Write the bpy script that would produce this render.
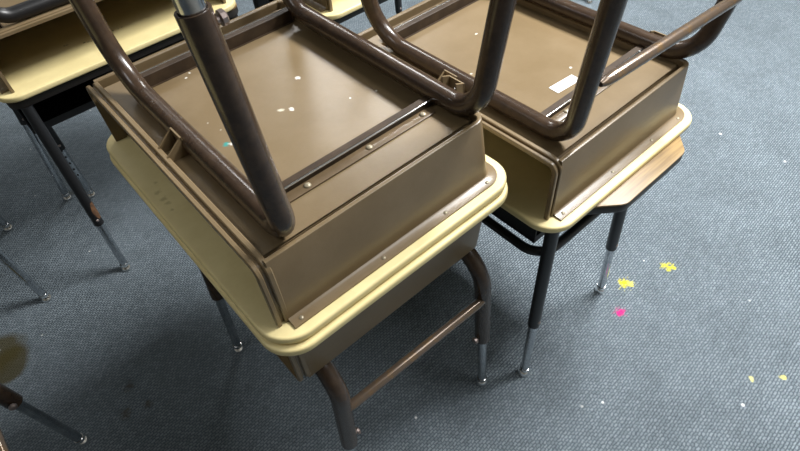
import bpy, bmesh, math, random
from mathutils import Vector, Matrix

S = bpy.context.scene
COL = S.collection
for o in list(bpy.data.objects):
    bpy.data.objects.remove(o)
PI = math.pi
FL = 0.62            # height of the stack's contact plane above the carpet

# ------------------------------------------------------------------ camera
cd = bpy.data.cameras.new('camera')
cd.sensor_width = 36.0
cd.lens = 36.0 * 562.23 / 800.0
cd.clip_start = 0.02
cam = bpy.data.objects.new('camera', cd)
cam.rotation_mode = 'XYZ'
cam.rotation_euler = (0.723128, 0.063701, -0.724708)
cam.location = (-0.11781, -0.41219, 0.61352 + FL)
COL.objects.link(cam)
S.camera = cam

# ------------------------------------------------------------------ world, lights, exposure
S.view_settings.view_transform = 'Standard'
S.view_settings.look = 'None'
S.view_settings.gamma = 1.0
S.view_settings.use_curve_mapping = False
S.view_settings.exposure = 0.0

w = bpy.data.worlds.new('classroom_ambience')
S.world = w
w.use_nodes = True
bg = w.node_tree.nodes['Background']
bg.inputs['Color'].default_value = (0.93, 0.97, 1.0, 1)
bg.inputs['Strength'].default_value = 0.05


def area(name, loc, size, power, col=(1.0, 0.995, 0.985), aim=None):
    l = bpy.data.lights.new(name, 'AREA')
    l.shape = 'RECTANGLE'
    l.size, l.size_y = size
    l.energy = power
    l.color = col
    o = bpy.data.objects.new(name, l)
    o.location = loc
    if aim is not None:
        o.rotation_euler = (Vector(aim) - Vector(loc)).to_track_quat('-Z', 'Y').to_euler()
    COL.objects.link(o)
    return o


# fluorescent ceiling fixtures 2.7 m up, plus one added front fill; the row on the right is lit, the left of the room is dim
area('ceiling_and_fill_light', (2.0, -0.15, 2.7), (0.6, 1.2), 222)
area('ceiling_and_fill_light', (1.9, 2.6, 2.7), (0.6, 1.2), 50)
area('ceiling_and_fill_light', (0.3, 3.4, 2.7), (1.2, 0.6), 6)
area('ceiling_and_fill_light', (1.0, -0.9, 2.7), (0.6, 1.2), 17)  # unseen front fill, added to brighten the near box walls
area('ceiling_and_fill_light', (-1.3, 0.7, 2.7), (0.6, 1.2), 11)


# ------------------------------------------------------------------ materials
def mat(name, base, rough=0.5, metal=0.0, spec=0.5, var=None, vscale=20, vmin=0.4, vmax=0.65,
        bump=0.0, bscale=200, coat=0.0, extra=None):
    m = bpy.data.materials.new(name)
    m.use_nodes = True
    nt = m.node_tree
    b = nt.nodes['Principled BSDF']
    b.inputs['Base Color'].default_value = (*base, 1)
    b.inputs['Roughness'].default_value = rough
    b.inputs['Metallic'].default_value = metal
    b.inputs['Specular IOR Level'].default_value = spec
    b.inputs['Coat Weight'].default_value = coat
    b.inputs['Coat Roughness'].default_value = 0.12
    tc = nt.nodes.new('ShaderNodeTexCoord')
    if var is not None:
        n = nt.nodes.new('ShaderNodeTexNoise')
        n.inputs['Scale'].default_value = vscale
        n.inputs['Detail'].default_value = 6
        n.inputs['Roughness'].default_value = 0.65
        nt.links.new(tc.outputs['Object'], n.inputs['Vector'])
        r = nt.nodes.new('ShaderNodeMapRange')
        r.inputs['From Min'].default_value = vmin
        r.inputs['From Max'].default_value = vmax
        nt.links.new(n.outputs['Fac'], r.inputs['Value'])
        mx = nt.nodes.new('ShaderNodeMix')
        mx.data_type = 'RGBA'
        mx.inputs[6].default_value = (*base, 1)
        mx.inputs[7].default_value = (*var, 1)
        nt.links.new(r.outputs['Result'], mx.inputs[0])
        nt.links.new(mx.outputs[2], b.inputs['Base Color'])
    if bump > 0:
        n2 = nt.nodes.new('ShaderNodeTexNoise')
        n2.inputs['Scale'].default_value = bscale
        n2.inputs['Detail'].default_value = 2
        nt.links.new(tc.outputs['Object'], n2.inputs['Vector'])
        bp = nt.nodes.new('ShaderNodeBump')
        bp.inputs['Strength'].default_value = bump
        bp.inputs['Distance'].default_value = 0.001
        nt.links.new(n2.outputs['Fac'], bp.inputs['Height'])
        nt.links.new(bp.outputs['Normal'], b.inputs['Normal'])
    return m


M = {}
M['box'] = mat('brown_moulded_plastic', (0.168, 0.118, 0.060), 0.31, var=(0.198, 0.144, 0.080), vscale=9, bump=0.10, bscale=420)
M['tube'] = mat('brown_tube_paint', (0.036, 0.022, 0.014), 0.25, var=(0.055, 0.034, 0.020), vscale=60, spec=0.5, coat=0.15)
M['rivet'] = mat('dull_rivet_metal', (0.30, 0.26, 0.18), 0.42, metal=0.35)
M['plate'] = mat('brown_rivet_plate', (0.105, 0.072, 0.038), 0.35, var=(0.13, 0.09, 0.05), vscale=30)
M['rail'] = mat('brown_rail_paint', (0.034, 0.021, 0.012), 0.5, var=(0.055, 0.035, 0.020), vscale=40, spec=0.3)
M['cream'] = mat('cream_moulded_top', (0.80, 0.68, 0.35), 0.45, var=(0.73, 0.61, 0.30), vscale=14, bump=0.05, bscale=300)
M['chrome'] = mat('chrome_leg_tube', (0.62, 0.64, 0.66), 0.20, metal=1.0, var=(0.45, 0.47, 0.5), vscale=40)
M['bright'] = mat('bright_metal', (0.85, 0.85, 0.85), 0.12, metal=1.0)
M['bolt'] = mat('pinkish_steel_bolt', (0.34, 0.28, 0.26), 0.3, metal=0.8)
M['worn'] = mat('worn_crossbar_paint', (0.14, 0.102, 0.074), 0.22, metal=0.4, var=(0.22, 0.13, 0.05), vscale=55, vmin=0.5, vmax=0.7, coat=0.4)
M['black'] = mat('black_frame_paint', (0.012, 0.012, 0.013), 0.38)
M['rust'] = mat('black_paint_with_rust', (0.012, 0.012, 0.013), 0.42)
M['blackbox'] = mat('black_plastic_bin', (0.010, 0.010, 0.011), 0.5)
M['edge'] = mat('dark_edge_band', (0.02, 0.016, 0.013), 0.45)
M['sticker'] = mat('white_paper_sticker', (0.86, 0.86, 0.86), 0.55)
M['foot'] = mat('grey_rubber_cup', (0.10, 0.10, 0.10), 0.5)


def wood():
    m = bpy.data.materials.new('oak_grain_laminate')
    m.use_nodes = True
    nt = m.node_tree
    b = nt.nodes['Principled BSDF']
    tc = nt.nodes.new('ShaderNodeTexCoord')
    mp = nt.nodes.new('ShaderNodeMapping')
    mp.inputs['Scale'].default_value = (6, 90, 40)
    nt.links.new(tc.outputs['Object'], mp.inputs['Vector'])
    n = nt.nodes.new('ShaderNodeTexNoise')
    n.inputs['Scale'].default_value = 2.2
    n.inputs['Detail'].default_value = 5
    nt.links.new(mp.outputs['Vector'], n.inputs['Vector'])
    cr = nt.nodes.new('ShaderNodeValToRGB')
    cr.color_ramp.elements[0].position = 0.32
    cr.color_ramp.elements[0].color = (0.17, 0.10, 0.033, 1)
    cr.color_ramp.elements[1].position = 0.68
    cr.color_ramp.elements[1].color = (0.33, 0.215, 0.078, 1)
    nt.links.new(n.outputs['Fac'], cr.inputs['Fac'])
    nt.links.new(cr.outputs['Color'], b.inputs['Base Color'])
    b.inputs['Roughness'].default_value = 0.4
    return m


M['oak'] = wood()


def spot_mask(nt, pos, centre, radius, soft=0.5, warp=None, k=2.6):
    """1 inside a blob of the given radius around centre (in the xy of pos), 0 outside."""
    d = nt.nodes.new('ShaderNodeVectorMath')
    d.operation = 'DISTANCE'
    d.inputs[1].default_value = (centre[0], centre[1], centre[2] if len(centre) > 2 else 0.0)
    nt.links.new(pos, d.inputs[0])
    val = d.outputs['Value']
    if warp is not None:
        a = nt.nodes.new('ShaderNodeMath')
        a.operation = 'MULTIPLY_ADD'
        a.inputs[1].default_value = radius * k
        nt.links.new(warp, a.inputs[0])
        nt.links.new(val, a.inputs[2])
        val = a.outputs['Value']
        radius = radius + radius * k / 2
    r = nt.nodes.new('ShaderNodeMapRange')
    r.inputs['From Min'].default_value = radius
    r.inputs['From Max'].default_value = radius * (1 - soft * (0.45 if warp is not None else 1))
    nt.links.new(val, r.inputs['Value'])
    return r.outputs['Result']


def over(nt, col, mask, rgb, fac=1.0):
    m = nt.nodes.new('ShaderNodeMath')
    m.operation = 'MULTIPLY'
    m.inputs[1].default_value = fac
    nt.links.new(mask, m.inputs[0])
    mx = nt.nodes.new('ShaderNodeMix')
    mx.data_type = 'RGBA'
    nt.links.new(m.outputs['Value'], mx.inputs[0])
    nt.links.new(col, mx.inputs[6])
    mx.inputs[7].default_value = (*rgb, 1)
    return mx.outputs[2]


def carpet():
    m = bpy.data.materials.new('grey_blue_loop_carpet')
    m.use_nodes = True
    nt = m.node_tree
    L = nt.links
    b = nt.nodes['Principled BSDF']
    b.inputs['Roughness'].default_value = 0.95
    b.inputs['Specular IOR Level'].default_value = 0.1
    tc = nt.nodes.new('ShaderNodeTexCoord')
    pos = tc.outputs['Object']
    # loops: short staggered rows
    mp = nt.nodes.new('ShaderNodeMapping')
    mp.inputs['Rotation'].default_value = (0, 0, math.radians(-3))
    L.new(pos, mp.inputs['Vector'])
    nw = nt.nodes.new('ShaderNodeTexNoise')
    nw.inputs['Scale'].default_value = 110
    nw.inputs['Detail'].default_value = 2
    L.new(pos, nw.inputs['Vector'])
    wob = nt.nodes.new('ShaderNodeVectorMath')
    wob.operation = 'MULTIPLY_ADD'
    wob.inputs[1].default_value = (0.0065, 0.0065, 0)
    L.new(nw.outputs['Color'], wob.inputs[0])
    L.new(mp.outputs['Vector'], wob.inputs[2])
    br = nt.nodes.new('ShaderNodeTexBrick')
    br.offset = 0.5
    br.inputs['Scale'].default_value = 1.0
    br.inputs['Brick Width'].default_value = 0.0105
    br.inputs['Row Height'].default_value = 0.0062
    br.inputs['Mortar Size'].default_value = 0.0016
    br.inputs['Mortar Smooth'].default_value = 1.0
    br.inputs['Color1'].default_value = (0.162, 0.197, 0.221, 1)
    br.inputs['Color2'].default_value = (0.228, 0.271, 0.300, 1)
    br.inputs['Mortar'].default_value = (0.082, 0.104, 0.126, 1)
    L.new(wob.outputs['Vector'], br.inputs['Vector'])
    # broad soil variation
    n = nt.nodes.new('ShaderNodeTexNoise')
    n.inputs['Scale'].default_value = 7
    n.inputs['Detail'].default_value = 8
    n.inputs['Roughness'].default_value = 0.7
    L.new(pos, n.inputs['Vector'])
    r = nt.nodes.new('ShaderNodeMapRange')
    r.inputs['From Min'].default_value = 0.3
    r.inputs['From Max'].default_value = 0.7
    r.inputs['To Min'].default_value = 0.84
    r.inputs['To Max'].default_value = 1.14
    L.new(n.outputs['Fac'], r.inputs['Value'])
    hv = nt.nodes.new('ShaderNodeVectorMath')
    hv.operation = 'SCALE'
    L.new(br.outputs['Color'], hv.inputs[0])
    L.new(r.outputs['Result'], hv.inputs['Scale'])
    col = hv.outputs['Vector']
    # distorted distance for paint blobs and stains
    wn = nt.nodes.new('ShaderNodeTexNoise')
    wn.inputs['Scale'].default_value = 95
    wn.inputs['Detail'].default_value = 4
    L.new(pos, wn.inputs['Vector'])
    wl = nt.nodes.new('ShaderNodeTexNoise')
    wl.inputs['Scale'].default_value = 9
    wl.inputs['Detail'].default_value = 6
    L.new(pos, wl.inputs['Vector'])
    wf, wb = wn.outputs['Fac'], wl.outputs['Fac']
    for (x, y, rad) in ((-0.505, 0.875, 0.085), (-0.475, 0.80, 0.06)):       # brown stain by the left desks
        col = over(nt, col, spot_mask(nt, pos, (x, y), rad, 0.4, wb, 1.5), (0.075, 0.062, 0.022), 0.85)
    for (x, y, rad) in ((-0.265, 0.53, 0.014), (-0.30, 0.47, 0.017), (-0.25, 0.455, 0.013), (-0.13, 1.32, 0.02)):
        col = over(nt, col, spot_mask(nt, pos, (x, y), rad, 0.8, wf), (0.075, 0.062, 0.035), 0.6)
    for (x, y, rad, c) in ((0.830, -0.108, 0.019, (0.78, 0.68, 0.03)), (0.842, -0.118, 0.011, (0.85, 0.80, 0.16)),
                           (0.957, -0.153, 0.018, (0.72, 0.66, 0.05)), (0.965, -0.166, 0.009, (0.62, 0.60, 0.06)),
                           (0.748, -0.150, 0.0165, (0.68, 0.03, 0.24)),
                           (0.808, -0.454, 0.0075, (0.75, 0.72, 0.30)), (0.860, -0.499, 0.009, (0.80, 0.74, 0.22))):
        col = over(nt, col, spot_mask(nt, pos, (x, y), rad, 0.7, wf), c, 0.95)
    # pale crumbs trodden into the pile
    vo = nt.nodes.new('ShaderNodeTexVoronoi')
    vo.inputs['Scale'].default_value = 9
    L.new(pos, vo.inputs['Vector'])
    cm = nt.nodes.new('ShaderNodeMapRange')
    cm.inputs['From Min'].default_value = 0.036
    cm.inputs['From Max'].default_value = 0.022
    L.new(vo.outputs['Distance'], cm.inputs['Value'])
    col = over(nt, col, cm.outputs['Result'], (0.62, 0.63, 0.62), 0.65)
    for (x, y, rad) in ((0.735, -0.470, 0.005), (0.93, -0.10, 0.003), (0.52, -0.26, 0.004), (1.55, 0.02, 0.006), (1.56, -0.18, 0.005), (0.19, 0.0, 0.004)):
        col = over(nt, col, spot_mask(nt, pos, (x, y), rad, 0.6), (0.85, 0.86, 0.86))
    L.new(col, b.inputs['Base Color'])
    bp = nt.nodes.new('ShaderNodeBump')
    bp.inputs['Strength'].default_value = 0.75
    bp.inputs['Distance'].default_value = 0.004
    inv = nt.nodes.new('ShaderNodeMath')
    inv.operation = 'SUBTRACT'
    inv.inputs[0].default_value = 1.0
    L.new(br.outputs['Fac'], inv.inputs[1])
    L.new(inv.outputs['Value'], bp.inputs['Height'])
    L.new(bp.outputs['Normal'], b.inputs['Normal'])
    return m


M['carpet'] = carpet()


def chipped(name, src, spots):
    """a copy of a plain painted material with paint spots at fixed places (object xy, radius, colour)"""
    m = M[src].copy()
    m.name = name
    nt = m.node_tree
    b = nt.nodes['Principled BSDF']
    tc = [n for n in nt.nodes if n.type == 'TEX_COORD'][0]
    col = b.inputs['Base Color'].links[0].from_socket
    wn = nt.nodes.new('ShaderNodeTexNoise')
    wn.inputs['Scale'].default_value = 140
    nt.links.new(tc.outputs['Object'], wn.inputs['Vector'])
    for (x, y, z, r, c) in spots:
        col = over(nt, col, spot_mask(nt, tc.outputs['Object'], (x, y, z), r, 0.7, wn.outputs['Fac']), c, 0.95)
    nt.links.new(col, b.inputs['Base Color'])
    return m


# ------------------------------------------------------------------ mesh helpers
def link(name, bm, material, parent=None, mtx=None, smooth=True, angle=35):
    if mtx is not None:
        bmesh.ops.transform(bm, matrix=mtx, verts=bm.verts)
    bmesh.ops.recalc_face_normals(bm, faces=bm.faces)
    me = bpy.data.meshes.new(name)
    bm.to_mesh(me)
    bm.free()
    if smooth:
        for p in me.polygons:
            p.use_smooth = True
        me.set_sharp_from_angle(angle=math.radians(angle))
    me.materials.append(material)
    o = bpy.data.objects.new(name, me)
    COL.objects.link(o)
    if parent is not None:
        o.parent = parent
    return o


def fillet(pts, radii, seg=8):
    """polyline with rounded corners (2D or 3D points)"""
    pts = [Vector(p) for p in pts]
    out = [pts[0]]
    for i in range(1, len(pts) - 1):
        a, b, c = pts[i - 1], pts[i], pts[i + 1]
        u, v = (a - b), (c - b)
        r = radii[i] if isinstance(radii, (list, tuple)) else radii
        if r <= 1e-6:
            out.append(b)
            continue
        ang = u.angle(v)
        t = min(r / math.tan(ang / 2), u.length * 0.49, v.length * 0.49)
        r = t * math.tan(ang / 2)
        u, v = u.normalized(), v.normalized()
        cdir = (u + v).normalized()
        ctr = b + cdir * (r / math.sin(ang / 2))
        s, e = b + u * t - ctr, b + v * t - ctr
        tot = s.angle(e)
        for k in range(seg + 1):
            f = k / seg
            q = (s * math.sin((1 - f) * tot) + e * math.sin(f * tot)) / math.sin(tot)
            out.append(ctr + q)
    out.append(pts[-1])
    return out


def tube(bm, pts, rad, n=16, cap=True, flat=None):
    """sweep a circle along pts (parallel transport); rad may be a list"""
    pts = [Vector(p) for p in pts]
    N = len(pts)
    tang = []
    for i in range(N):
        a = pts[max(i - 1, 0)]
        c = pts[min(i + 1, N - 1)]
        tang.append((c - a).normalized())
    t0 = tang[0]
    ref = Vector((0, 0, 1)) if abs(t0.z) < 0.9 else Vector((1, 0, 0))
    nrm = (ref - t0 * ref.dot(t0)).normalized()
    rings = []
    for i in range(N):
        t = tang[i]
        nrm = (nrm - t * nrm.dot(t)).normalized()
        bi = t.cross(nrm)
        r = rad[i] if isinstance(rad, (list, tuple)) else rad
        rings.append([bm.verts.new(pts[i] + (nrm * math.cos(2 * PI * k / n) + bi * math.sin(2 * PI * k / n)) * r) for k in range(n)])
    for i in range(N - 1):
        for k in range(n):
            bm.faces.new((rings[i][k], rings[i][(k + 1) % n], rings[i + 1][(k + 1) % n], rings[i + 1][k]))
    if cap:
        bm.faces.new(rings[0][::-1])
        bm.faces.new(rings[-1])
    return rings


def hollow_end(bm, pts, rad, wall=0.002, depth=0.02, n=16):
    """tube with an open, thick-walled far end"""
    rings = tube(bm, pts, rad, n, cap=False)
    bm.faces.new(rings[0][::-1])
    e, d = Vector(pts[-1]), (Vector(pts[-1]) - Vector(pts[-2])).normalized()
    inn = [bm.verts.new(e + (v.co - e) * ((rad - wall) / rad)) for v in rings[-1]]
    bot = [bm.verts.new(v.co - d * depth) for v in inn]
    for k in range(n):
        j = (k + 1) % n
        bm.faces.new((rings[-1][k], rings[-1][j], inn[j], inn[k]))
        bm.faces.new((inn[k], inn[j], bot[j], bot[k]))
    bm.faces.new(bot)


def box(bm, lo, hi):
    x0, y0, z0 = lo
    x1, y1, z1 = hi
    v = [bm.verts.new(p) for p in ((x0, y0, z0), (x1, y0, z0), (x1, y1, z0), (x0, y1, z0), (x0, y0, z1), (x1, y0, z1), (x1, y1, z1), (x0, y1, z1))]
    for f in ((0, 3, 2, 1), (4, 5, 6, 7), (0, 1, 5, 4), (1, 2, 6, 5), (2, 3, 7, 6), (3, 0, 4, 7)):
        bm.faces.new([v[i] for i in f])


def poly_offset(path, off):
    """offset a closed CCW 2D outline inwards by off"""
    n = len(path)
    out = []
    for i in range(n):
        a, b, c = Vector(path[i - 1][:2]), Vector(path[i][:2]), Vector(path[(i + 1) % n][:2])
        d1, d2 = (b - a).normalized(), (c - b).normalized()
        n1, n2 = Vector((-d1.y, d1.x)), Vector((-d2.y, d2.x))
        m = (n1 + n2)
        m = m / max(m.length_squared / 2, 0.3) if m.length > 1e-6 else n1
        out.append(b + m * off)
    return out


def round_outline(corners, radii, seg=8):
    """closed outline with rounded corners"""
    n = len(corners)
    out = []
    for i in range(n):
        a, b, c = corners[i - 1], corners[i], corners[(i + 1) % n]
        r = radii[i] if isinstance(radii, (list, tuple)) else radii
        f = fillet([Vector((*a, 0)), Vector((*b, 0)), Vector((*c, 0))], [0, r, 0], seg)
        out += [Vector((p.x, p.y)) for p in f[1:-1]]
    return out


def slab(bm, outline, z0, z1, edge=0.004, seg=3):
    """thick plate with rounded-over rim"""
    rings = []
    prof = []
    for k in range(seg + 1):
        a = PI / 2 * k / seg
        prof.append((edge * (1 - math.sin(a)), z0 + edge * (1 - math.cos(a))))
    for k in range(seg + 1):
        a = PI / 2 * k / seg
        prof.append((edge * (1 - math.cos(a)), z1 - edge * (1 - math.sin(a))))
    for off, z in prof:
        pl = poly_offset(outline, off)
        rings.append([bm.verts.new((p.x, p.y, z)) for p in pl])
    n = len(outline)
    for i in range(len(rings) - 1):
        for k in range(n):
            bm.faces.new((rings[i][k], rings[i][(k + 1) % n], rings[i + 1][(k + 1) % n], rings[i + 1][k]))
    bm.faces.new(rings[0][::-1])
    bm.faces.new(rings[-1])


def sweep_open(bm, rings):
    """closed profile rings along an open path, capped"""
    n = len(rings[0])
    for i in range(len(rings) - 1):
        for k in range(n):
            bm.faces.new((rings[i][k], rings[i][(k + 1) % n], rings[i + 1][(k + 1) % n], rings[i + 1][k]))
    bm.faces.new(rings[0][::-1])
    bm.faces.new(rings[-1])


def dome(bm, centre, axis, rad, high, n=10):
    """small rounded rivet / screw head"""
    c, a = Vector(centre), Vector(axis).normalized()
    pts, rr = [], []
    for k in range(5):
        f = k / 4
        pts.append(c + a * high * math.sin(f * PI / 2))
        rr.append(max(rad * math.cos(f * PI / 2), rad * 0.05))
    tube(bm, [c - a * 0.001] + pts, [rad] + rr, n)


def thing(name, loc, rotz, label, cat, group=None):
    o = bpy.data.objects.new(name, None)
    o.empty_display_size = 0.1
    o.location = loc
    o.rotation_euler = (0, 0, rotz)
    o['label'] = label
    o['category'] = cat
    if group:
        o['group'] = group
    COL.objects.link(o)
    return o


# ------------------------------------------------------------------ setting
bm = bmesh.new()
box(bm, (-3.1, -2.6, -0.05), (4.6, 5.6, 0.0))
fl = link('floor', bm, M['carpet'], smooth=False)
fl['kind'] = 'structure'
M['wall'] = mat('painted_block_wall', (0.26, 0.25, 0.22), 0.7, var=(0.24, 0.23, 0.20), vscale=6)
M['ceil'] = mat('ceiling_tiles', (0.62, 0.62, 0.60), 0.9, var=(0.55, 0.55, 0.53), vscale=40)
for nm, lo, hi, mm in (('wall_left', (-3.1, -2.5, 0), (-3.0, 5.5, 2.8), 'wall'), ('wall_right', (4.5, -2.5, 0), (4.6, 5.5, 2.8), 'wall'),
                       ('wall_back', (-3.1, 5.5, 0), (4.6, 5.6, 2.8), 'wall'), ('wall_front', (-3.1, -2.6, 0), (4.6, -2.5, 2.8), 'wall'),
                       ('ceiling', (-3.1, -2.6, 2.8), (4.6, 5.6, 2.9), 'ceil')):
    bm = bmesh.new()
    box(bm, lo, hi)
    link(nm, bm, M[mm], smooth=False)['kind'] = 'structure'


# ------------------------------------------------------------------ brown book-box desk
# built upside down (top surface facing down at z = -0.016, box bottom facing up);
# upright desks get the same shapes turned over.
T = 0.014
HB = 0.119
DX, DY = 0.2250, 0.2965


def chrome_leg(parent, a, b, mtx, holes=False, glide='bright', r=0.0112):
    a, b = Vector(a), Vector(b)
    d = (b - a).normalized()
    bm = bmesh.new()
    e = b - d * 0.016
    tube(bm, [a, e], r, 14)
    leg = link('leg_extension', bm, M['chrome'], parent, mtx)
    bm = bmesh.new()
    tube(bm, [e - d * 0.006, e, e + d * 0.004, b - d * 0.007, b - d * 0.002, b], [r * 1.12, r * 1.18, r * 1.0, r * 1.4, r * 1.48, r * 1.15], 14)
    link('foot_glide', bm, M[glide], parent, mtx)
    if holes:
        bm = bmesh.new()
        up = Vector((-0.25, -1, 0.35))
        up = (up - d * up.dot(d)).normalized()
        for k in range(5):
            c = a + d * (0.028 + 0.024 * k) + up * (r - 0.0006)
            tube(bm, [c, c + up * 0.0012], 0.0032, 10)
        link('adjustment_holes', bm, M['black'], parent, mtx)
    return leg


def brown_desk(name, loc, rotz, label, group, height=None, legs=None, crossbar=None, sleeve=0.392,
               foot=None, chips=None, scuffs=None, sticker=False, bar_mat='worn', tube_mat='tube', bolts=True):
    """height None: lies upside down at loc; else stands upright on the floor at that height."""
    t = thing(name, loc, rotz, label, 'desk', group)
    mtx = None
    if height is not None:
        mtx = Matrix.Translation((0, 0, height - T)) @ Matrix.Rotation(PI, 4, 'X')
    boxmat = M['box'] if not chips else chipped('brown_moulded_plastic_with_paint_chips', 'box', chips)
    # moulded top
    bm = bmesh.new()
    ol = round_outline([(-DX, -DY), (DX, -DY), (DX, DY), (-DX, DY)], 0.050, 10)
    slab(bm, ol, -T, 0.0, 0.0042, 4)
    link('tabletop', bm, M['cream'] if not scuffs else chipped('cream_moulded_top_scuffed', 'cream', scuffs), t, mtx)
    # book box: three walls with a screw flange, and its bottom
    B = 0.262
    xf, xt, xb = -0.188, 0.178, 0.192
    top = fillet([(xf, -B, 0), (xt, -B, 0), (xt, B, 0), (xf, B, 0)], 0.016, 8)
    bas = fillet([(xf, -B - 0.003, 0), (xb, -B - 0.003, 0), (xb, B + 0.003, 0), (xf, B + 0.003, 0)], 0.016, 8)

    def normals(path):
        res = []
        for i in range(len(path)):
            a, c = path[max(i - 1, 0)], path[min(i + 1, len(path) - 1)]
            d = (c - a).normalized()
            res.append(Vector((d.y, -d.x, 0)))
        return res
    nt_, nb_ = normals(top), normals(bas)
    prof = [(0, 0.0165, 0.0004), (0, 0.0165, 0.003), (0, 0.004, 0.0036), (0, 0.0005, 0.006), (1, 0.0, HB - 0.003), (1, -0.0008, HB - 0.0008), (1, -0.0025, HB),
            (1, -0.0065, HB - 0.0006), (1, -0.0082, HB - 0.0025), (1, -0.0086, HB - 0.0135), (0, -0.004, 0.0004)]
    bm = bmesh.new()
    rings = []
    for i in range(len(top)):
        ring = []
        for (f, off, z) in prof:
            p = (top[i] + nt_[i] * off) if f else (bas[i] + nb_[i] * off)
            ring.append(bm.verts.new((p.x, p.y, z)))
        rings.append(ring)
    sweep_open(bm, rings)
    pan = [top[i] - Vector((nt_[i].x * 0.0045, nt_[i].y * 0.0200, 0)) for i in range(len(top))]
    ZP = HB - 0.010
    ZR = ZP - 0.012
    hole = [Vector(q) for q in ((-0.150, -0.166, 0), (0.168, -0.166, 0), (0.168, 0.210, 0), (-0.150, 0.210, 0))]
    for zz in (ZP, ZP - 0.004):
        oe = [bm.verts.new((p.x, p.y, zz)) for p in pan]
        ie = [bm.verts.new((p.x, p.y, zz)) for p in hole]
        k1, k2, kn = len(oe) // 4, 3 * len(oe) // 4 - 1, len(oe)
        bm.faces.new(oe[:k1 + 1] + [ie[1], ie[0]])
        bm.faces.new(oe[k1:k2 + 1] + [ie[2], ie[1]])
        bm.faces.new(oe[k2:] + [ie[3], ie[2]])
        bm.faces.new([oe[-1], oe[0], ie[0], ie[3]])
    # groove between the bottom and the raised lip
    g0 = [bm.verts.new((p.x, p.y, ZP - 0.004)) for p in pan]
    g1 = [bm.verts.new((p.x, p.y, ZP - 0.011)) for p in pan]
    lip = [top[i] - Vector((nt_[i].x * 0.0045, nt_[i].y * 0.0060, 0)) for i in range(len(top))]
    g2 = [bm.verts.new((p.x, p.y, ZP - 0.011)) for p in lip]
    for k in range(len(pan) - 1):
        bm.faces.new((g0[k], g0[k + 1], g1[k + 1], g1[k]))
        bm.faces.new((g1[k], g1[k + 1], g2[k + 1], g2[k]))
    bx = link('book_box', bm, M['box'], t, mtx)
    # sunken centre panel
    bm = bmesh.new()
    r1 = [bm.verts.new((p.x, p.y, ZP)) for p in hole]
    r2 = [bm.verts.new((p.x, p.y, ZR)) for p in hole]
    r3 = [bm.verts.new((p.x, p.y, ZR - 0.003)) for p in hole]
    for k in range(4):
        bm.faces.new((r1[k], r1[(k + 1) % 4], r2[(k + 1) % 4], r2[k]))
    bm.faces.new(r2)
    bm.faces.new(r3)
    link('bottom_panel', bm, boxmat, t, mtx, smooth=False)
    # double-ridged rim round the open side
    bm = bmesh.new()
    path = fillet([Vector((0, -B, 0.0005)), Vector((0, -B, HB - 0.003)), Vector((0, B, HB - 0.003)), Vector((0, B, 0.0005))], 0.016, 8)
    rp = [(-0.184, -0.0045), (-0.184, 0.002), (-0.1855, 0.0032), (-0.1905, 0.0032), (-0.192, 0.002), (-0.192, -0.002), (-0.197, -0.002),
          (-0.197, 0.0018), (-0.1982, 0.003), (-0.2022, 0.003), (-0.2035, 0.0018), (-0.2035, -0.0045)]
    rings = []
    for i, p in enumerate(path):
        a, c = path[max(i - 1, 0)], path[min(i + 1, len(path) - 1)]
        d = (c - a).normalized()
        nn = Vector((0, -d.z, d.y))
        rings.append([bm.verts.new((x, p.y + nn.y * o, p.z + nn.z * o)) for x, o in rp])
    sweep_open(bm, rings)
    link('box_rim', bm, M['box'], t, mtx, angle=30)
    # screws through the flange
    for sy in (-1, 1):
        for x in (-0.174, -0.035, 0.085, 0.174):
            bm = bmesh.new()
            dome(bm, (x, sy * (B + 0.0118), 0.003), (0, 0, 1), 0.0036, 0.0018)
            link('screw', bm, M['rivet'], bx, mtx)
    # hat-section rails with riveted plates across the bottom
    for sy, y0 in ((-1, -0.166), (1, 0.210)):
        bm = bmesh.new()
        hat = [(-0.0105, 0.0), (-0.0105, 0.0090), (-0.0095, 0.0100), (0.0030, 0.0100), (0.0040, 0.0090), (0.0040, -0.0112), (0.0080, -0.0112), (0.0080, -0.0118), (0.0005, -0.0118), (0.0005, 0.0)]
        rings = []
        for x in (-0.138, 0.163):
            rings.append([bm.verts.new((x, y0 - sy * q, ZP + z + 0.0002)) for q, z in hat])
        sweep_open(bm, rings)
        ra = link('cross_rail', bm, M['rail'], t, mtx, angle=20)
        bm = bmesh.new()
        ya, yb = y0 + sy * 0.011, y0 + sy * 0.028
        ol = round_outline([(-0.130, min(ya, yb)), (0.146, min(ya, yb)), (0.146, max(ya, yb)), (-0.130, max(ya, yb))], 0.006, 4)
        slab(bm, ol, ZP + 0.0003, ZP + 0.0026, 0.0008, 2)
        link('rivet_plate', bm, M['plate'], ra, mtx)
        for x in (-0.077, 0.027, 0.127):
            bm = bmesh.new()
            dome(bm, (x, y0 + sy * 0.0195, ZP + 0.0026), (0, 0, 1), 0.0054, 0.0030)
            link('rivet', bm, M['rivet'], ra, mtx)
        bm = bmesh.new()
        tube(bm, [(-0.1375, y0 + sy * 0.0098, ZP + 0.0094), (0.1625, y0 + sy * 0.0098, ZP + 0.0094)], 0.0016, 8)  # bright bead stands in for the rail's glint as well as its worn edge
        link('worn_edge_glint', bm, M['bright'], ra, mtx)['label'] = 'bright bead for the worn edge and its glint'
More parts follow.
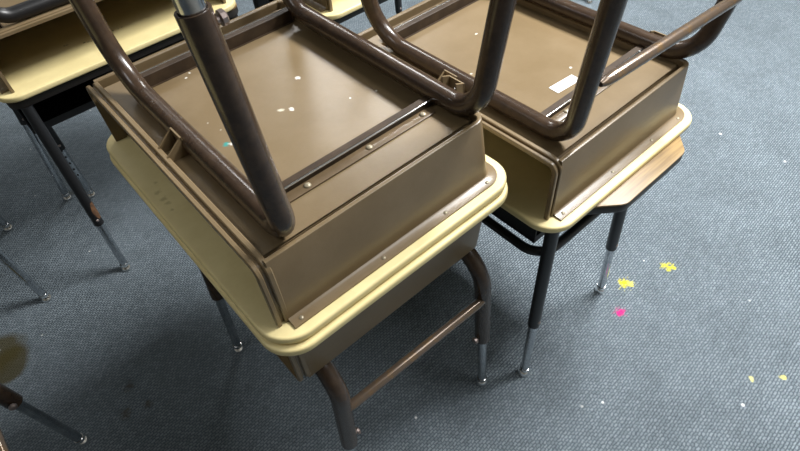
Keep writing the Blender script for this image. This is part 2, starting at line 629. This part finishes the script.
    # gusset brackets holding the tubes
    for gx, gy, sg, hh in ((-0.160, 0.004, -1, 0.031), (0.181, -0.184, 1, 0.033)):
        bm = bmesh.new()
        run = 0.042 if sg < 0 else 0.015
        for o in (-0.014, 0.014):
            y0, y1 = gy + o - 0.0015, gy + o + 0.0015
            tri = [(gx, ZP), (gx + sg * run, ZP), (gx + sg * (run if sg > 0 else run * 0.95), ZP + (0.027 if sg > 0 else 0.001)), (gx, ZP + hh)]
            a = [bm.verts.new((x, y0, z)) for x, z in tri]
            b = [bm.verts.new((x, y1, z)) for x, z in tri]
            bm.faces.new(a)
            bm.faces.new(b[::-1])
            for k in range(4):
                bm.faces.new((a[k], b[k], b[(k + 1) % 4], a[(k + 1) % 4]))
        px = gx if sg < 0 else gx + run
        box(bm, (px - 0.0012, gy - 0.0155, ZP), (px + 0.0012, gy + 0.0155, ZP + (hh if sg < 0 else 0.027)))
        g = link('tube_bracket', bm, M['box'], t, mtx, angle=20)
        bm = bmesh.new()
        q = px + sg * 0.0012 if sg < 0 else px - 0.0012
        dome(bm, (q, gy, ZP + 0.011), (sg if sg < 0 else -1, 0, 0), 0.0045, 0.004)
        link('bolt', bm, M['bright'], g, mtx)
    # two bent-tube leg frames
    R = 0.0156
    ZT = ZP + R
    legs = legs or {}
    fz = foot if foot is not None else 0.60
    ends = {}
    for side, x in (('L', -0.147), ('R', 0.166)):
        yn, yf = legs.get(side, (-0.243, 0.213))
        x += legs.get(side + '_dx', 0.0)
        nx, ny = legs.get(side + 'n', (0.05 * (-1 if side == 'L' else 1), -0.06))
        fx, fy = legs.get(side + 'f', (0.05 * (-1 if side == 'L' else 1), 0.06))
        zl = sleeve - ZT
        A = Vector((x + nx * zl, yn + ny * zl, sleeve))
        Bq = Vector((x + fx * zl, yf + fy * zl, sleeve))
        bd = legs.get(side + '_bend', 0.045)
        pth = fillet([A, Vector((x, yn, ZT)), Vector((x, yf, ZT)), Bq], [0, legs.get(side + 'n_bend', bd), legs.get(side + 'f_bend', bd), 0], 10)
        bm = bmesh.new()
        pth2 = pth
        rings = tube(bm, pth2, R, 18, cap=False)
        for ring, e, ins in ((rings[0], pth2[0], pth2[1]), (rings[-1], pth2[-1], pth2[-2])):
            d = (e - ins).normalized()
            inn = [bm.verts.new(e + (v.co - e) * 0.84) for v in ring]
            bot = [bm.verts.new(v.co - d * 0.03) for v in inn]
            for k in range(18):
                j = (k + 1) % 18
                bm.faces.new((ring[k], ring[j], inn[j], inn[k]))
                bm.faces.new((inn[k], inn[j], bot[j], bot[k]))
            bm.faces.new(bot)
        fr = link('leg_frame', bm, M[tube_mat], t, mtx)
        for key, E, base, (lx, ly) in ((side + 'n', A, Vector((x, yn, ZT)), (nx, ny)), (side + 'f', Bq, Vector((x, yf, ZT)), (fx, fy))):
            d = (E - base).normalized()
            ends[key] = (base, d)
            tip = legs.get(key + '_foot')
            if tip is None:
                tip = E + d * ((fz - sleeve) / d.z)
            else:
                tip = Vector(tip)
            chrome_leg(fr, E - d * 0.028, tip, mtx, r=0.0124 if height is None else 0.0100)
            if bolts:
                bm = bmesh.new()
                sd = Vector((1 if side == 'L' else -1, 0, 0))
                sd = (sd - d * sd.dot(d)).normalized()
                c = E - d * 0.016 + sd * (R - 0.001)
                tube(bm, [c, c + sd * 0.004], 0.0036, 10)
                tube(bm, [c + sd * 0.004, c + sd * 0.0045, c + sd * 0.009, c + sd * 0.0105], [0.0065, 0.0072, 0.0072, 0.005], 10)
                link('height_bolt', bm, M['bolt'], fr, mtx)
    if crossbar:
        row, zc, dy, e0, e1 = crossbar
        a0, d0 = ends['L' + row]
        a1, d1 = ends['R' + row]
        P0 = a0 + d0 * ((zc - a0.z) / d0.z) + Vector((e0, dy, 0))
        P1 = a1 + d1 * ((zc - a1.z) / d1.z) + Vector((e1, dy, 0))
        u = (P1 - P0).normalized()
        bm = bmesh.new()
        tube(bm, [P0 - u * 0.006, P0 + u * 0.004, P0 + u * 0.02, P1 - u * 0.02, P1 - u * 0.004, P1 + u * 0.006], [0.004, 0.0075, 0.0092, 0.0092, 0.0075, 0.004], 14)
        link('crossbar', bm, M[bar_mat], t, mtx)
    if sticker:
        bm = bmesh.new()
        cx, cy, a = 0.0015, -0.1248, math.radians(-4)
        uu, vv = Vector((math.cos(a), math.sin(a), 0)), Vector((-math.sin(a), math.cos(a), 0))
        c = Vector((cx, cy, ZR + 0.0004))
        ol = [c - uu * 0.030 - vv * 0.011, c + uu * 0.030 - vv * 0.011, c + uu * 0.030 + vv * 0.011, c - uu * 0.030 + vv * 0.011]
        lo = [bm.verts.new(p) for p in ol]
        hi = [bm.verts.new(p + Vector((0, 0, 0.0004))) for p in ol]
        bm.faces.new(lo[::-1])
        bm.faces.new(hi)
        for k in range(4):
            bm.faces.new((lo[k], lo[(k + 1) % 4], hi[(k + 1) % 4], hi[k]))
        s = link('sticker', bm, M['sticker'], t, mtx, smooth=False)
        s['label'] = 'blank white paper sticker'
    return t


GRP = 'school desks stacked top against top'
W = (0.80, 0.78, 0.72)
chips1 = [(0.064, 0.047, 0.097, 0.0052, W), (0.010, -0.016, 0.097, 0.0048, W), (-0.004, -0.006, 0.097, 0.0050, (0.70, 0.66, 0.52)),
          (-0.066, 0.187, 0.097, 0.0034, W), (-0.055, 0.196, 0.097, 0.0030, W), (-0.030, 0.19, 0.097, 0.0030, W),
          (-0.104, -0.014, 0.097, 0.0060, (0.03, 0.25, 0.22)), (-0.098, -0.020, 0.097, 0.0050, W), (0.09, -0.06, 0.097, 0.0025, W),
          (-0.094, 0.02, 0.097, 0.0025, W), (-0.10, 0.05, 0.097, 0.0028, W), (0.13, -0.075, 0.097, 0.003, W)]
chips2 = [(-0.06, -0.02, 0.097, 0.0034, W), (0.02, 0.11, 0.097, 0.0030, W), (0.05, -0.10, 0.097, 0.0028, W), (-0.09, 0.02, 0.097, 0.0045, W)]

D1 = (0.190, 0.263)
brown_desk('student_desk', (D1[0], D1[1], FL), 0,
           'brown upside-down desk with paint chips stacked on the matching brown desk in the middle', GRP,
           legs={'L': (-0.250, 0.213), 'L_bend': 0.032, 'Ln': (-0.036, 0.078), 'Lf_bend': 0.09, 'R_bend': 0.055, 'R': (-0.257, 0.213),
                 'Rn': (0.15, -0.05), 'Lf': (-0.05, 0.10), 'Rf': (0.05, 0.08)}, chips=chips1, sleeve=0.398,
           scuffs=[(-0.206, 0.084, 0.0, 0.006, (0.57, 0.47, 0.22)), (-0.207, 0.064, 0.0, 0.007, (0.57, 0.47, 0.22)), (-0.206, 0.049, 0.0, 0.005, (0.57, 0.47, 0.22)), (-0.208, 0.031, 0.0, 0.004, (0.57, 0.47, 0.22)), (-0.2, 0.108, 0.0, 0.004, (0.57, 0.47, 0.22))])
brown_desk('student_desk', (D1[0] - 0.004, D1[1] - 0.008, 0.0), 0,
           'brown desk standing upright under the paint-chipped upside-down desk, crossbar low between its legs', GRP,
           height=FL - T - 0.0012, foot=FL - 2 * T - 0.0012, sleeve=0.388,
           legs={'L': (-0.209, 0.288), 'R': (-0.209, 0.288), 'L_bend': 0.07, 'R_bend': 0.08, 'R_dx': -0.009, 'L_dx': -0.012,
                 'Lf': (-0.03, -0.06), 'Rf': (0.04, 0.016), 'Ln': (-0.09, 0.067), 'Rn': (0.05, 0.067)}, crossbar=('f', 0.232, 0.006, 0, 0))
D2 = (0.455 + 0.190, -0.0776 + 0.263)
Z2 = FL - 0.0914
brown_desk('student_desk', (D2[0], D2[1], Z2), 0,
           'brown upside-down desk with a white sticker on its underside, lying on the oak-topped desk', GRP,
           legs={'Ln': (-0.03, -0.10), 'Rn': (0.34, -0.08), 'R_dx': 0.010, 'Lf_bend': 0.08, 'Lf': (-0.16, 0.10), 'Rf': (0.05, 0.06), 'R': (-0.262, 0.213), 'R_bend': 0.06, 'L_bend': 0.05},
           crossbar=('n', 0.235, -0.014, 0.016, 0.004),
           chips=chips2, sticker=True)
D3 = (0.160, 1.13)
Z3 = FL - 0.05
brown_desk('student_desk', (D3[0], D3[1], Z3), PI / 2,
           'upside-down desk lying behind on a black desk, dark open box facing front', GRP, tube_mat='black',
           scuffs=[(-0.09, 0.111, 0.0, 0.004, (0.16, 0.12, 0.05)), (-0.091, 0.105, 0.0, 0.004, (0.16, 0.12, 0.05)), (-0.114, 0.072, 0.0, 0.004, (0.16, 0.12, 0.05)), (-0.117, 0.063, 0.0, 0.004, (0.16, 0.12, 0.05)), (-0.12, 0.055, 0.0, 0.003, (0.16, 0.12, 0.05)), (-0.113, 0.012, 0.0, 0.003, (0.16, 0.12, 0.05)), (-0.111, 0.001, 0.0, 0.003, (0.16, 0.12, 0.05)), (-0.114, -0.013, 0.0, 0.003, (0.16, 0.12, 0.05)), (-0.112, -0.024, 0.0, 0.003, (0.16, 0.12, 0.05))])
D5 = (0.84, 0.890)
Z5 = FL - 0.05
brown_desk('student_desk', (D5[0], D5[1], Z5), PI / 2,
           'upside-down desk at the top edge, a strip of its cream top showing', GRP, tube_mat='black')
brown_desk('student_desk', (-0.665, 0.285, 0.0), PI / 2,
           'brown-legged desk beyond the lower left corner, grey leg tip and crossbar in view', GRP,
           height=FL + 0.03, foot=FL + 0.03 - T, sleeve=0.385, crossbar=('f', 0.30, -0.012, 0, 0),
           legs={'L': (-0.213, 0.235), 'R': (-0.213, 0.235)})
brown_desk('student_desk', (-0.60, 1.115, 0.0), PI / 2,
           'desk beyond the left edge of which only a slim grey leg with bright foot shows', GRP,
           height=FL, foot=FL - T, sleeve=0.36,
           legs={'L': (-0.213, 0.245), 'R': (-0.213, 0.245)})


# ------------------------------------------------------------------ black-framed desk
def black_desk(name, loc, rotz, label, group, height, outline, orad, boxb, legs, brace=None, top='oak', rust=None):
    """upright desk; outline, box bounds, legs and brace in the desk's own xy, z up from the floor"""
    t = thing(name, loc, rotz, label, 'desk', group)
    ol = round_outline(outline, orad, 6)
    bm = bmesh.new()
    slab(bm, ol, height - 0.004, height, 0.0012, 2)
    link('tabletop', bm, M[top], t)
    bm = bmesh.new()
    slab(bm, poly_offset(ol, 0.0003), height - 0.022, height - 0.0042, 0.003, 2)
    link('edge_band', bm, M['edge'], t)
    # open-fronted bin: bottom, two ends and back, 3 mm sheet
    x0, y0, x1, y1, zb = boxb
    zt = height - 0.0222
    bm = bmesh.new()
    box(bm, (x0, y0, zb), (x1, y1, zb + 0.003))
    box(bm, (x0, y0, zb + 0.003), (x0 + 0.003, y1, zt))
    box(bm, (x1 - 0.003, y0, zb + 0.003), (x1, y1, zt))
    box(bm, (x0 + 0.003, y1 - 0.003, zb + 0.003), (x1 - 0.003, y1, zt))
    box(bm, (x0 + 0.003, y0, zb + 0.003), (x1 - 0.003, y0 + 0.003, zb + 0.018))
    link('book_box', bm, M['blackbox'], t, smooth=False)
    for i, (tp, ft, fs) in enumerate(legs):
        tp, ft = Vector(tp), Vector(ft)
        d = (ft - tp).normalized()
        sl = tp + d * ((tp - ft).length * fs)
        bm = bmesh.new()
        hollow_end(bm, [tp, sl], 0.0125, 0.0022, 0.03)
        lg = link('leg', bm, M['black'], t)
        chrome_leg(lg, sl - d * 0.026, ft, None, holes=(rust is not None and i == rust[1]), glide='bright', r=0.0098)
        bm = bmesh.new()
        sd = Vector((0, -1, 0))
        sd = (sd - d * sd.dot(d)).normalized()
        c = sl - d * 0.018 + sd * 0.0115
        dome(bm, c, sd, 0.0045, 0.003)
        link('height_bolt', bm, M['bolt'], lg)
        if rust is not None and i == rust[0]:
            bm = bmesh.new()
            n = 12
            rr = []
            for k in range(7):
                c = sl - d * (0.02 + 0.009 * k)
                half = (0.25 + 0.75 * math.sin(PI * (k + 0.5) / 7)) * 0.9
                sdx = Vector((0.75, -0.6, 0.3))
                sdx = (sdx - d * sdx.dot(d)).normalized()
                bi = d.cross(sdx)
                row = []
                for q in range(7):
                    a = (q / 6 - 0.5) * 2 * half * (1 + 0.2 * math.sin(3.1 * k))
                    row.append(bm.verts.new(c + (sdx * math.cos(a) + bi * math.sin(a)) * 0.0129))
                rr.append(row)
            for k in range(6):
                for q in range(6):
                    bm.faces.new((rr[k][q], rr[k][q + 1], rr[k + 1][q + 1], rr[k + 1][q]))
            rp = link('rust_patch', bm, mat('bare_rusty_steel', (0.16, 0.075, 0.03), 0.7, var=(0.08, 0.04, 0.02), vscale=90), lg)
            rp['label'] = 'brown rusty bare patch on the black leg'
    if brace:
        bm = bmesh.new()
        tube(bm, fillet(brace, 0.045, 10), 0.0095, 14)
        link('leg_brace', bm, M['black'], t)
    return t


GB = 'black-framed desks under the stacks'
# right-hand stack: oak top with clipped corners
H2 = Z2 - T
ox, oy = 0.645, 0.11


def rel(pts, cx, cy):
    return [tuple([p[0] - cx, p[1] - cy] + list(p[2:])) for p in pts]


black_desk('student_desk', (ox, oy, 0), 0,
           'oak-topped desk with clipped corners and black legs under the desk with the white sticker', GB, H2,
           rel([(0.475, -0.06), (0.578, -0.143), (0.765, -0.142), (0.838, -0.075), (0.835, 0.36), (0.470, 0.36)], ox, oy), 0.03,
           (0.478 - ox, -0.040 - oy, 0.80 - ox, 0.30 - oy, FL - 0.215),
           [((0.468 - ox, -0.078 - oy, H2 - 0.022), (0.450 - ox, -0.092 - oy, 0), 0.60),
            ((0.706 - ox, -0.078 - oy, H2 - 0.022), (0.770 - ox, -0.076 - oy, 0), 0.60),
            ((0.47 - ox, 0.30 - oy, H2 - 0.022), (0.45 - ox, 0.33 - oy, 0), 0.6),
            ((0.80 - ox, 0.32 - oy, H2 - 0.022), (0.83 - ox, 0.33 - oy, 0), 0.6)],
           brace=rel([(0.472, 0.29, FL - 0.23), (0.468, -0.066, FL - 0.23), (0.72, -0.066, FL - 0.23)], ox, oy))
# behind left: black desk under the cream-edged one
H3 = Z3 - T
cx3, cy3 = 0.165, 1.12
black_desk('student_desk', (cx3, cy3, 0), 0,
           'black-legged desk behind on the left, rusty patch on its front leg, under the cream-edged desk', GB, H3,
           rel([(-0.125, 0.915), (0.455, 0.915), (0.455, 1.33), (-0.125, 1.33)], cx3, cy3), 0.03,
           (-0.115 - cx3, 0.985 - cy3, 0.44 - cx3, 1.31 - cy3, FL - 0.19),
           [((-0.095 - cx3, 0.925 - cy3, H3 - 0.022), (-0.118 - cx3, 0.887 - cy3, 0), 0.67),
            ((-0.095 - cx3, 1.295 - cy3, H3 - 0.022), (-0.140 - cx3, 1.304 - cy3, 0), 0.45),
            ((-0.075 - cx3, 1.27 - cy3, FL - 0.191), (-0.077 - cx3, 1.26 - cy3, 0), 0.55),
            ((0.43 - cx3, 0.925 - cy3, H3 - 0.022), (0.45 - cx3, 0.887 - cy3, 0), 0.60),
            ((0.43 - cx3, 1.30 - cy3, H3 - 0.022), (0.47 - cx3, 1.30 - cy3, 0), 0.60)],
           rust=(0, 2))
H5 = Z5 - T
cx5, cy5 = 0.84, 0.89
black_desk('student_desk', (cx5, cy5, 0), 0,
           'black-legged desk under the top-edge desk, one leg seen against the carpet beyond', GB, H5,
           rel([(0.55, 0.68), (1.13, 0.68), (1.13, 1.10), (0.55, 1.10)], cx5, cy5), 0.03,
           (0.57 - cx5, 0.99 - cy5, 1.10 - cx5, 1.09 - cy5, FL - 0.17),
           [((0.58 - cx5, 0.70 - cy5, H5 - 0.022), (0.56 - cx5, 0.67 - cy5, 0), 0.6),
            ((0.58 - cx5, 1.07 - cy5, H5 - 0.022), (0.56 - cx5, 1.10 - cy5, 0), 0.6),
            ((1.10 - cx5, 0.71 - cy5, H5 - 0.022), (1.14 - cx5, 0.68 - cy5, 0), 0.6),
            ((1.10 - cx5, 1.07 - cy5, H5 - 0.022), (1.13 - cx5, 1.10 - cy5, 0), 0.6)])
# lone desk far to the right of the carpet, only its foot enters the picture
cx6, cy6 = 2.235, 0.84
black_desk('student_desk', (cx6, cy6, 0), math.radians(-43), 'desk beyond the top right edge, only bright leg feet on the carpet showing', None, 0.60,
           [(-0.30, -0.23), (0.30, -0.23), (0.30, 0.23), (-0.30, 0.23)], 0.03, (-0.26, -0.16, 0.26, 0.20, 0.47),
           [((-0.185, -0.16, 0.58), (-0.187, -0.172, 0), 0.6), ((0.185, -0.16, 0.58), (0.178, -0.172, 0), 0.6),
            ((-0.185, 0.19, 0.58), (-0.187, 0.21, 0), 0.6), ((0.185, 0.19, 0.58), (0.178, 0.21, 0), 0.6)])
